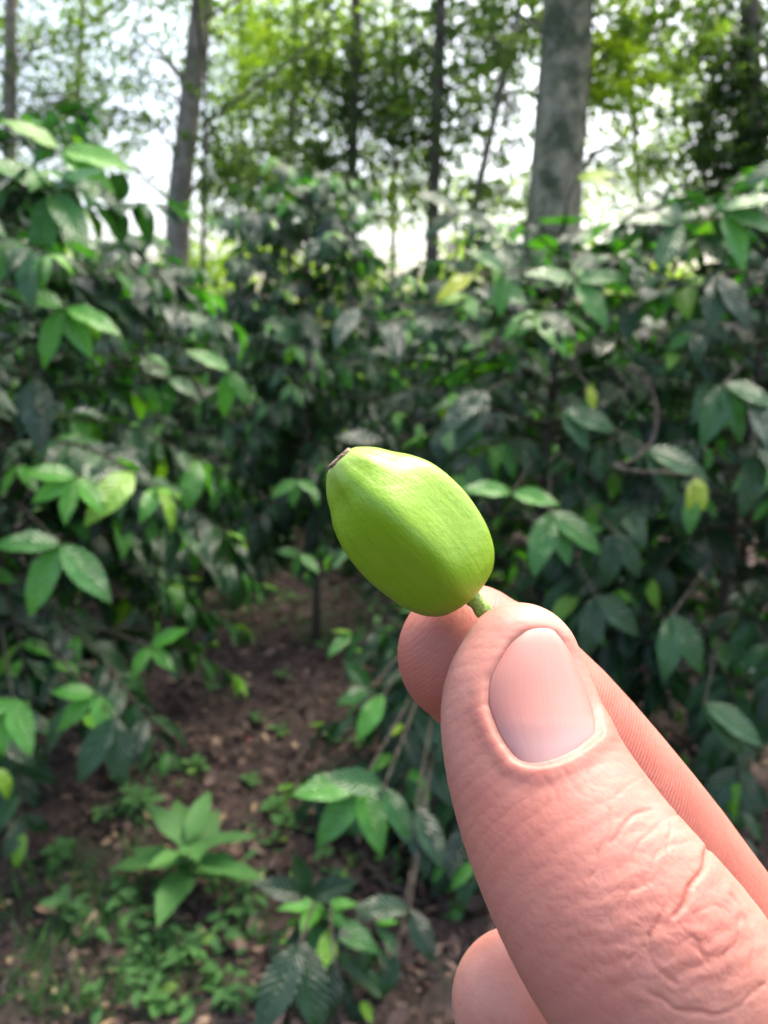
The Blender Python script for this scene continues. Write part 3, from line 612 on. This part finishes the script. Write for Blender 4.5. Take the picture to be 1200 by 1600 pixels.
# thumb nail outline (pixels of the photograph give its proportions)
NL = np.array([(806, 1186), (779, 1148), (760, 1100), (762, 1060), (780, 1027), (796, 1003), (815, 989)], float)
NR = np.array([(905, 1172), (937, 1146), (931, 1105), (916, 1060), (903, 1030), (889, 1006), (873, 987)], float)
def nail_pt(s, t):
    f = np.linspace(0, 1, 7); L = np.stack([np.interp(s, f, NL[:, k]) for k in (0, 1)], -1); Rr = np.stack([np.interp(s, f, NR[:, k]) for k in (0, 1)], -1)
    q = L+(Rr-L)*((t+1)/2)[..., None]; q[..., 1] += 16*(1-t**2)*(1-s)**3; q[..., 0] += -4*(1-t**2)*(1-s)**3; q[..., 1] -= 6*(1-t**2)*s**5; return q
ts = np.linspace(-1, 1, 25); ss = np.linspace(0, 1, 40)
poly = np.concatenate([nail_pt(np.zeros(25), ts), nail_pt(ss, np.ones(40)), nail_pt(np.ones(25), ts[::-1]), nail_pt(ss[::-1], -np.ones(40))])
def poly_sd(q, poly):
    d = np.full(len(q), 1e9); ins = np.zeros(len(q), bool); n = len(poly)
    for i in range(n):
        a, b = poly[i], poly[(i+1) % n]; ba = b-a; l = (ba*ba).sum()
        if l < 1e-6: continue
        t = np.clip(((q-a)*ba).sum(-1)/l, 0, 1); d = np.minimum(d, np.linalg.norm(q-a-t[:, None]*ba, axis=-1))
        c = ((a[1] > q[:, 1]) != (b[1] > q[:, 1])); ins ^= c & (q[:, 0] < (b[0]-a[0])*(q[:, 1]-a[1])/((b[1]-a[1]) if abs(b[1]-a[1]) > 1e-9 else 1e-9)+a[0])
    return np.where(ins, -d, d)
def line_d(q, pl):
    d = np.full(len(q), 1e9)
    for a, b in zip(pl[:-1], pl[1:]):
        a = np.array(a, float); b = np.array(b, float); ba = b-a; t = np.clip(((q-a)*ba).sum(-1)/(ba@ba), 0, 1); d = np.minimum(d, np.linalg.norm(q-a-t[:, None]*ba, axis=-1))
    return d
sel = np.where(isth & front & (px_ < 1260) & (py_ < 1660))[0]; Q = np.stack([px_[sel], py_[sel]], -1)
dn = poly_sd(Q, poly); ax = np.array([.30, .95]); ax /= np.linalg.norm(ax)
along = ((Q-[850, 978])@ax)/215                    # 0 at the tip of the nail, 1 at its base
fold = np.clip(along*1.8+.05, 0.12, 1)
disp = np.zeros(len(V)); red = np.zeros(len(V)); cre = np.zeros(len(V))
step = 1/(1+np.exp(np.clip((dn+1.0)/1.6, -30, 30)))
wb = np.clip((along-.80)/.2, 0, 1); dsel = -.00068*step*(1-wb)+.00030*wb*np.exp(-((np.maximum(dn, -6)-2)/9)**2)*(dn > -14)+.00030*fold*np.exp(-((dn-15)/13)**2)
dsel -= .00030*np.exp(-((dn-2)/3.2)**2)*fold
creases = [([(1108, 1328), (1098, 1352), (1086, 1375), (1070, 1402), (1052, 1432)], 6.5, 1.5, 1.), ([(1034, 1422), (1028, 1446), (1012, 1462)], 5, .9, .8),
           ([(1012, 1462), (1014, 1490), (1030, 1516), (1052, 1538)], 4, .55, .4), ([(955, 1318), (968, 1297), (992, 1276), (1020, 1262)], 4.5, .7, .5), ([(956, 1262), (948, 1300), (934, 1340), (922, 1375)], 4, .45, .3),
           ([(1048, 1285), (1042, 1315), (1046, 1340)], 4, .4, .2), ([(1156, 1432), (1148, 1470), (1130, 1490), (1100, 1491), (1078, 1480)], 4, .6, .4), ([(1192, 1540), (1155, 1572), (1105, 1585), (1050, 1572), (1012, 1545)], 5, .6, .3),
           ([(985, 1345), (1000, 1310), (1030, 1285), (1060, 1275)], 4, .45, .2), ([(1060, 1440), (1080, 1470), (1105, 1500)], 4, .4, .2), ([(985, 1500), (1000, 1480), (1010, 1463)], 4, .5, .4), ([(1130, 1490), (1134, 1520), (1125, 1550)], 4, .4, .2),
           ([(868, 1250), (860, 1225), (848, 1205)], 4, .3, .1), ([(905, 1240), (890, 1215), (880, 1205)], 3.5, .3, .1), ([(925, 1215), (915, 1190)], 3, .3, .1), ([(960, 1240), (985, 1222), (1005, 1215)], 3.5, .35, .1),
           ([(1000, 1380), (1020, 1345), (1050, 1320), (1075, 1312)], 3.5, .4, .2), ([(960, 1420), (985, 1395), (1010, 1385)], 3.5, .4, .2), ([(940, 1480), (965, 1470), (990, 1478)], 3.5, .35, .1), ([(1080, 1425), (1110, 1418), (1140, 1425)], 3.5, .35, .2),
           ([(1140, 1400), (1165, 1440), (1175, 1490), (1165, 1530)], 4, .4, .2)]
wob = Q+np.stack([3*np.sin(Q[:, 1]*.11), 3*np.sin(Q[:, 0]*.09+Q[:, 1]*.05)], -1)
cs = np.zeros(len(Q)); rs = np.zeros(len(Q))
for pl, wd, dp, rd in creases:
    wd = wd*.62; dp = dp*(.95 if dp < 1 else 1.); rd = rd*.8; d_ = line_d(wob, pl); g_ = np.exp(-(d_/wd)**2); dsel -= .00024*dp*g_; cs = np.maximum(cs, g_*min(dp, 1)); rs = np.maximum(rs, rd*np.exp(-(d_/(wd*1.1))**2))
kn = np.exp(-(((Q[:, 0]-1080)/120)**2+((Q[:, 1]-1450)/120)**2))       # knuckle pad
dsel += .0004*kn+.00006*kn*np.sin(Q[:, 0]*.085+2*np.sin(Q[:, 1]*.05))*np.sin(Q[:, 1]*.075+1)
# faint long folds from the nail base towards the knuckle
long_ = np.exp(-(((Q[:, 0]-900)/120)**2+((Q[:, 1]-1270)/75)**2)); dsel += .000008*long_*np.sin((Q[:, 0]*.9-Q[:, 1]*.35)*.30+2*np.sin(Q[:, 1]*.03))
disp[sel] = dsel; cre[sel] = cs; knm = np.zeros(len(V)); knm[sel] = np.clip(np.exp(-(((Q[:, 0]-1060)/150)**2+((Q[:, 1]-1420)/150)**2))*1.2, 0, 1)
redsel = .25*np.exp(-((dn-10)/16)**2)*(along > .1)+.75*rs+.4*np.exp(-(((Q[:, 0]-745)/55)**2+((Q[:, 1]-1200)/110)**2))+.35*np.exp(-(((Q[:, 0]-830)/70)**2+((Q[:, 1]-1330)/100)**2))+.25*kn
red[sel] = redsel
V2 = V+Nn*disp[:, None]
ixm = hmin(V.astype(np.float32), seg_ix) < .0012
red[ixm] += .85  # index finger: shade and bounced red glow painted into the skin colour
A_ = C3(731, 1022, .1165); D_ = nrm(C3(1120, 1450, .1215)-A_); s_ix = (V-A_)@D_
A2 = C3(793, 1043, .100); r_tip = np.linalg.norm((V-C3(790, 1010, .108)), axis=-1)
ridge = np.where(ixm, s_ix+.15*((V-A_)@np.array([.6, .6, .2])), r_tip)
ramp_ = np.where(ixm, np.clip((px_-760)/200, .35, 1.), np.where(isth & (py_ < 1010), .2, .0)); ramp_[sel] *= (dn > 12)
Wd = toworld(V2); HB = toworld(WR[None])[0]
me.vertices.foreach_set('co', (Wd-HB).astype(np.float32).ravel()); me.polygons.foreach_set('use_smooth', np.ones(len(me.polygons), bool))
for an, av in (('red', red), ('crease', cre), ('ridge', ridge), ('ridge_amp', ramp_), ('knuckle', knm), ('ths', (V-C3(812, 1038, .1))@nrm(C3(976, 1448, .0855)-C3(812, 1038, .1)))):
    a = me.attributes.new(an, 'FLOAT', 'POINT'); a.data.foreach_set('value', av.astype(np.float32))
me.update()
bm = bmesh.new(); bm.from_mesh(me); bmesh.ops.recalc_face_normals(bm, faces=bm.faces); bm.to_mesh(me); bm.free()
m = NT('skin')
base = m.mix(m.ramp(m.noise(90, 4, .6), [(.35, 0.), (.65, 1.)]), (.42, .172, .128), (.50, .24, .18))
base = m.mix(m.math('MULTIPLY', m.ramp(m.noise(260, 3, .6), [(.4, 0.), (.7, 1.)]), .25), base, (.42, .14, .095))
base = m.mix(m.math('MULTIPLY', m.ramp(m.noise(42, 3, .6), [(.42, 0.), (.68, 1.)]), .35), base, (.42, .115, .078))
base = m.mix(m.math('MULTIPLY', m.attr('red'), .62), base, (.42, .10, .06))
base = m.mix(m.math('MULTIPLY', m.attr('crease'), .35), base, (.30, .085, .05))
vo = m.n('ShaderNodeTexVoronoi', feature='DISTANCE_TO_EDGE', i_Vector=m.obj()); vo.inputs['Scale'].default_value = 900
vo2 = m.n('ShaderNodeTexVoronoi', feature='DISTANCE_TO_EDGE', i_Vector=m.obj()); vo2.inputs['Scale'].default_value = 330
h1 = m.math('MINIMUM', vo.outputs[0], .3); h2 = m.math('MINIMUM', vo2.outputs[0], .2)
rg_ = m.math('SINE', m.math('MULTIPLY_ADD', m.attr('ridge'), 2*math.pi/.00055, m.math('MULTIPLY', m.noise(120, 2), 9.0)))
n1 = m.bump(m.math('MULTIPLY', rg_, m.attr('ridge_amp')), .00004, .6)
n2 = m.bump(h1, .00022, .25, n1); n3 = m.bump(h2, .0005, .15, n2); 
wv = m.n('ShaderNodeVectorMath', operation='ADD'); m.set(wv.inputs[0], m.obj())
nz = m.n('ShaderNodeTexNoise', i_Vector=m.obj()); nz.inputs['Scale'].default_value = 140; nz.inputs['Detail'].default_value = 3
sc2 = m.n('ShaderNodeVectorMath', operation='SCALE', i_0=nz.outputs[1]); sc2.inputs['Scale'].default_value = .006; m.set(wv.inputs[1], sc2.outputs[0])
vk = m.n('ShaderNodeTexVoronoi', feature='DISTANCE_TO_EDGE', i_Vector=wv.outputs[0]); vk.inputs['Scale'].default_value = 230
vk2 = m.n('ShaderNodeTexVoronoi', feature='DISTANCE_TO_EDGE', i_Vector=wv.outputs[0]); vk2.inputs['Scale'].default_value = 480
kk = m.math('MULTIPLY', m.math('ADD', m.math('MINIMUM', vk.outputs[0], .10), m.math('MULTIPLY', m.math('MINIMUM', vk2.outputs[0], .12), .5)), m.attr('knuckle'))
n3 = m.bump(kk, .0022, .13, n3)
fo = m.math('SINE', m.math('ADD', m.math('MULTIPLY', m.attr('ths'), 2*math.pi/.0019), m.math('MULTIPLY', m.noise(110, 4, .6), 16.0)))
n3 = m.bump(m.math('MULTIPLY', fo, m.attr('knuckle')), .00016, .24, n3)
n4 = m.bump(m.noise(60, 5, .7), .0012, .2, n3)
rough = m.math('MULTIPLY_ADD', m.noise(300, 3), .2, .42)
M['skin'] = m.fin(m.bsdf(Base_Color=base, Roughness=rough, Specular_IOR_Level=.38, Normal=n4, Subsurface_Weight=.55, Subsurface_Radius=(1.0, .32, .16), Subsurface_Scale=.0035))
hand = link('hand', me, M['skin'], None, HB)
tag(hand, "person's right hand pinching the green fruit by its stalk between thumb and finger", 'hand')
# nails
def march(px, py, segs):
    d = nrm(np.stack([(px-600)/FPX, -(py-800)/FPX, np.ones_like(px)], -1)); t = np.full(px.shape, .06)
    for _ in range(60):
        p = d*t[..., None]; t = t+.7*hmin(p.reshape(-1, 3).astype(np.float32), segs).reshape(px.shape)
    p = (d*np.minimum(t, .1015)[..., None]).reshape(-1, 3)
    for _ in range(4):
        f_ = lambda z: hmin(z.astype(np.float32), segs)
        gg = np.stack([f_(p+np.eye(3)[i_]*.0003)-f_(p-np.eye(3)[i_]*.0003) for i_ in range(3)], -1)/.0006
        p = p-np.clip(f_(p)/np.maximum((gg*gg).sum(-1), .3), -.002, .002)[:, None]*gg
    return p.reshape(px.shape+(3,))
S_, T_ = np.meshgrid(np.linspace(0, 1, 60), np.linspace(-1, 1, 41), indexing='ij'); q = nail_pt(S_, T_); pn = march(q[..., 0], q[..., 1], seg_th)
g = nrm(grad(pn.reshape(-1, 3))).reshape(pn.shape)
hh = -.00042+.00075*(1-np.abs(T_)**4.0)*np.clip(.42+S_*2.4, 0, 1)*(1-.35*S_**6)
for _ in range(14): pn[1:-1] = (pn[:-2]+2*pn[1:-1]+pn[2:])/4
for _ in range(4): pn[:, 1:-1] = (pn[:, :-2]+2*pn[:, 1:-1]+pn[:, 2:])/4
pn = pn+g*hh[..., None]; ns, ntt = S_.shape; i, j = np.meshgrid(np.arange(ns-1), np.arange(ntt-1), indexing='ij'); a = i*ntt+j
me = mesh_np('nail', toworld(pn.reshape(-1, 3))-HB, np.stack([a, a+1, a+ntt+1, a+ntt], -1).reshape(-1, 4), np.stack([T_*.5+.5, S_], -1).reshape(-1, 2))
bm = bmesh.new(); bm.from_mesh(me); bm.faces.ensure_lookup_table()
if bm.faces[600].normal.dot(Vector(FWD)) > 0: bmesh.ops.reverse_faces(bm, faces=bm.faces)
bm.to_mesh(me); bm.free()
m = NT('nail_plate'); sp = m.n('ShaderNodeSeparateXYZ', i_0=m.uv()); uu, vv = sp.outputs[0], sp.outputs[1]
c = m.ramp(vv, [(0., (.42, .23, .20)), (.12, (.44, .26, .235)), (.3, (.40, .165, .13)), (.8, (.40, .175, .135)), (.95, (.42, .24, .19)), (1., (.50, .38, .28))])
c = m.mix(m.ramp(uu, [(.0, .45), (.35, .25), (.6, 0.)]), c, (.36, .12, .095))
st_ = m.noise(1, 2, .6, m.n('ShaderNodeCombineXYZ', i_0=m.math('MULTIPLY', uu, 38.0), i_1=m.math('MULTIPLY', vv, 1.2)).outputs[0])
c = m.mix(m.math('MULTIPLY', st_, .15), c, (.60, .42, .38))
M['nail'] = m.fin(m.bsdf(Base_Color=c, Roughness=.42, Specular_IOR_Level=.32, Coat_Weight=.08, Coat_Roughness=.25, Subsurface_Weight=.35, Subsurface_Radius=(1., .4, .25), Subsurface_Scale=.002, Normal=m.bump(st_, .00004, .5)))
nail = link('nail', me, M['nail'], hand); nail['label'] = 'pink thumb nail facing the viewer'
md = nail.modifiers.new('thick', 'SOLIDIFY'); md.thickness = .0005; md.offset = -1
def back_nail(tip, nxt, hw):      # nails on the far side of the fingers
    a = C3(*tip); b = C3(*nxt); ax = nrm(a-b); n_ = nrm(np.array([0.1, -.1, 1.])-ax*np.dot([.1, -.1, 1.], ax)); sdv = np.cross(ax, n_)
    S2, T2 = np.meshgrid(np.linspace(-.9, 1.05, 14), np.linspace(-1, 1, 13), indexing='ij'); th = T2*1.05
    rr = hw*(1.0-.22*np.clip(S2-.3, 0, 1)**2)
    p = a+ax*(S2*.006)[..., None]+sdv*(np.sin(th)*rr*.86)[..., None]+n_*(np.cos(th)*rr*.93-.0)[..., None]
    i, j = np.meshgrid(np.arange(13), np.arange(12), indexing='ij'); q = i*13+j
    me = mesh_np('nail', toworld(p.reshape(-1, 3))-HB, np.stack([q, q+1, q+14, q+13], -1).reshape(-1, 4), np.stack([T2*.5+.5, S2*.5+.5], -1).reshape(-1, 2))
    o = link('nail', me, M['nail'], hand); md = o.modifiers.new('thick', 'SOLIDIFY'); md.thickness = .0006; md.offset = 0
back_nail((731, 1022, .1165), (790, 1066, .117), .0088); back_nail((812, 1564, .12), (900, 1600, .127), .0082); back_nail((860, 1830, .12), (950, 1850, .128), .0078); back_nail((970, 2070, .12), (1050, 2090, .127), .0068)

# ---------------------------------------------------------------- green fruit
def fx(px, py, d): return toworld(C3(px, py, d)[None])[0]
dS, dT = .1060, .1030
f0 = fx(735, 930, dS); f1 = fx(531, 718, dT); axv = f1-f0; FL = np.linalg.norm(axv); axv /= FL
side = nrm(np.cross(axv, FWD)); side = side if side@RGT > 0 else -side; nf = nrm(np.cross(axv, side)); nf = nf if nf@FWD < 0 else -nf
prof = np.array([(0, 12), (1, 26), (4, 40), (10, 56), (22, 70), (38, 81), (65, 91.5), (95, 97), (125, 100), (150, 100), (178, 97.5), (203, 91.5), (228, 80), (248, 66), (266, 55), (280, 44), (290, 34), (294, 28), (295.5, 21), (294, 9)], float)
pc = catmull(prof, 5); ns = len(pc); nth = 120; th = np.linspace(0, 2*math.pi, nth, endpoint=False)
sca = .1035/FPX; s_ = pc[:, 0]/295*FL; r_ = np.maximum(pc[:, 1], 1)*sca*.97
f = pc[:, 0]/295
TT, FF_ = np.meshgrid(th, f)
# soft ribs: one runs along the side facing the viewer; flat facet to its upper right
rib = .030*np.exp(-((np.angle(np.exp(1j*(TT-R_(92))))/.30)**2)*1.0)*np.clip(FF_*2.2, .25, 1)
for ang, am in ((15, .02), (165, .02), (-60, .02), (-120, .02)): rib += am*np.exp(-((np.angle(np.exp(1j*(TT-R_(ang))))/.35)**2))*np.clip(FF_*1.5, .2, 1)
rib -= .028*np.exp(-((np.angle(np.exp(1j*(TT-R_(55))))/.38)**2))*np.sin(math.pi*np.clip(FF_, 0, 1))
gr = np.clip((FF_-.70)/.2, 0, 1)*np.clip((1.0-FF_)/.06, 0, 1)
rib += gr*(.085*np.cos(TT*6+.6)); rib += .006*np.sin(TT*9+FF_*7)*np.sin(FF_*11+TT*2)
ph_ = [R_(a_) for a_ in (52, 133, 205, 275, 340)]; pn_ = 9
def pg(t): return sum(np.maximum(0, np.cos(t-a_))**pn_ for a_ in ph_)**(-1/pn_)
pm = pg(th).mean(); wgt = (.85*np.sin(math.pi*np.clip(f, 0.08, .97))**.5)[:, None]
rib = rib*.55+wgt*(pg(TT)/pm-1)
RR = r_[:, None]*(1+rib)
ctr = f0+axv*s_[:, None]+side*(4*sca*np.sin(math.pi*np.clip(f, 0, 1)))[:, None]
Vf = ctr[:, None]+RR[..., None]*(np.cos(TT)[..., None]*side+.96*np.sin(TT)[..., None]*nf)
Vf = np.concatenate([Vf.reshape(-1, 3), [ctr[0], ctr[-1]]])
i, j = np.meshgrid(np.arange(ns-1), np.arange(nth), indexing='ij'); a = i*nth+j; b = i*nth+(j+1) % nth
Fq = np.stack([a, b, b+nth, a+nth], -1).reshape(-1, 4)
me = mesh_np('fruit_body', Vf-f0, Fq, None, {'along': np.concatenate([np.repeat(f, nth), [0, 1]]), 'around': np.concatenate([TT.ravel(), [0, 0]])})
bm = bmesh.new(); bm.from_mesh(me); bm.verts.ensure_lookup_table()
for e_, c_ in ((0, ns*nth), ((ns-1)*nth, ns*nth+1)):
    for k in range(nth): bm.faces.new((bm.verts[e_+k], bm.verts[e_+(k+1) % nth], bm.verts[c_])).smooth = True
bmesh.ops.recalc_face_normals(bm, faces=bm.faces); bm.to_mesh(me); bm.free()
m = NT('fruit_skin'); al = m.attr('along')
mp = m.n('ShaderNodeCombineXYZ', i_0=m.math('MULTIPLY', m.attr('around'), 7.0), i_1=m.math('MULTIPLY', al, 3.0)).outputs[0]
strk = m.noise(1.0, 5, .65, mp, .4); spots = m.noise(1500, 3, .6); blot = m.noise(170, 4, .6)
c = m.mix(m.ramp(strk, [(.3, 0.), (.7, 1.)]), (.165, .315, .003), (.215, .38, .006))
c = m.mix(m.ramp(blot, [(.4, 0.), (.75, .5)]), c, (.25, .40, .03))
c = m.mix(m.ramp(al, [(.90, 0.), (.985, .45)]), c, (.28, .38, .09))
c = m.mix(m.math('MULTIPLY', m.ramp(spots, [(.55, 0.), (.7, 1.)]), .22), c, (.26, .38, .06))
vs = m.n('ShaderNodeTexVoronoi', feature='F1', i_Vector=m.obj()); vs.inputs['Scale'].default_value = 420
c = m.mix(m.math('MULTIPLY', m.ramp(vs.outputs['Distance'], [(.05, 1.), (.13, 0.)]), m.ramp(blot, [(.5, 0.), (.6, .35)])), c, (.16, .13, .03))
M['fruit'] = m.fin(m.bsdf(Base_Color=c, Roughness=.36, Specular_IOR_Level=.45, Subsurface_Weight=.35, Subsurface_Radius=(.6, 1., .15), Subsurface_Scale=.002,
    Normal=m.bump(m.noise(900, 3, .6), .00022, .45, m.bump(strk, .0004, .22))))
fruit = empty('green_fruit', f0); tag(fruit, 'bright green unripe oval fruit held up by its short stalk', 'fruit')
link('fruit_body', me, M['fruit'], fruit)
# dry scar at the tip
bm = bmesh.new(); rs_ = 22*sca; rings = [(1.12, -.0003), (1.05, .0003), (.85, .00045), (.7, .0001), (.35, -.0001), (.18, .0004), (.05, .0006)]
pr = []
for r0, z0 in rings: pr.append([bm.verts.new((axv*(FL+z0)+(math.cos(t)*side+math.sin(t)*nf)*rs_*r0*(1+.07*math.sin(t*5+r0*9)+.04*math.sin(t*11)))) for t in np.linspace(0, 2*math.pi, 32, endpoint=False)])
for a_, b_ in zip(pr[:-1], pr[1:]):
    for k in range(32): bm.faces.new((a_[k], a_[(k+1) % 32], b_[(k+1) % 32], b_[k])).smooth = True
bm.faces.new(pr[-1]); bmesh.ops.recalc_face_normals(bm, faces=bm.faces); me = bpy.data.meshes.new('scar'); bm.to_mesh(me); bm.free()
m = NT('scar'); nn_ = m.noise(1300, 3, .7); M['scar'] = m.fin(m.bsdf(Base_Color=m.ramp(nn_, [(.35, (.04, .022, .012)), (.55, (.20, .13, .07)), (.70, (.45, .42, .32))]), Roughness=.8, Normal=m.bump(nn_, .0004, 1)))
link('blossom_scar', me, M['scar'], fruit)
T = Tubes(); s0 = fx(716, 908, .1060); s1 = fx(738, 934, .1050); s2 = fx(762, 962, .1060)
tt = np.linspace(0, 1, 14)[:, None]; pts = (1-tt)**2*s0+2*tt*(1-tt)*s1+tt**2*s2; rad = 13*.106/FPX*(1+.10*np.sin(np.arange(14)*1.3)); rad[:3] *= [1.25, 1.12, 1.03]
T.add(pts, rad, 20, .02); m = NT('stalk'); nn_ = m.noise(1800, 3, .7)
M['stalk'] = m.fin(m.bsdf(Base_Color=m.mix(m.ramp(nn_, [(.4, 0.), (.7, 1.)]), (.14, .29, .02), (.34, .48, .14)), Roughness=.6, Normal=m.bump(nn_, .0003, .8)))
T.build('stalk', M['stalk'], fruit, f0)
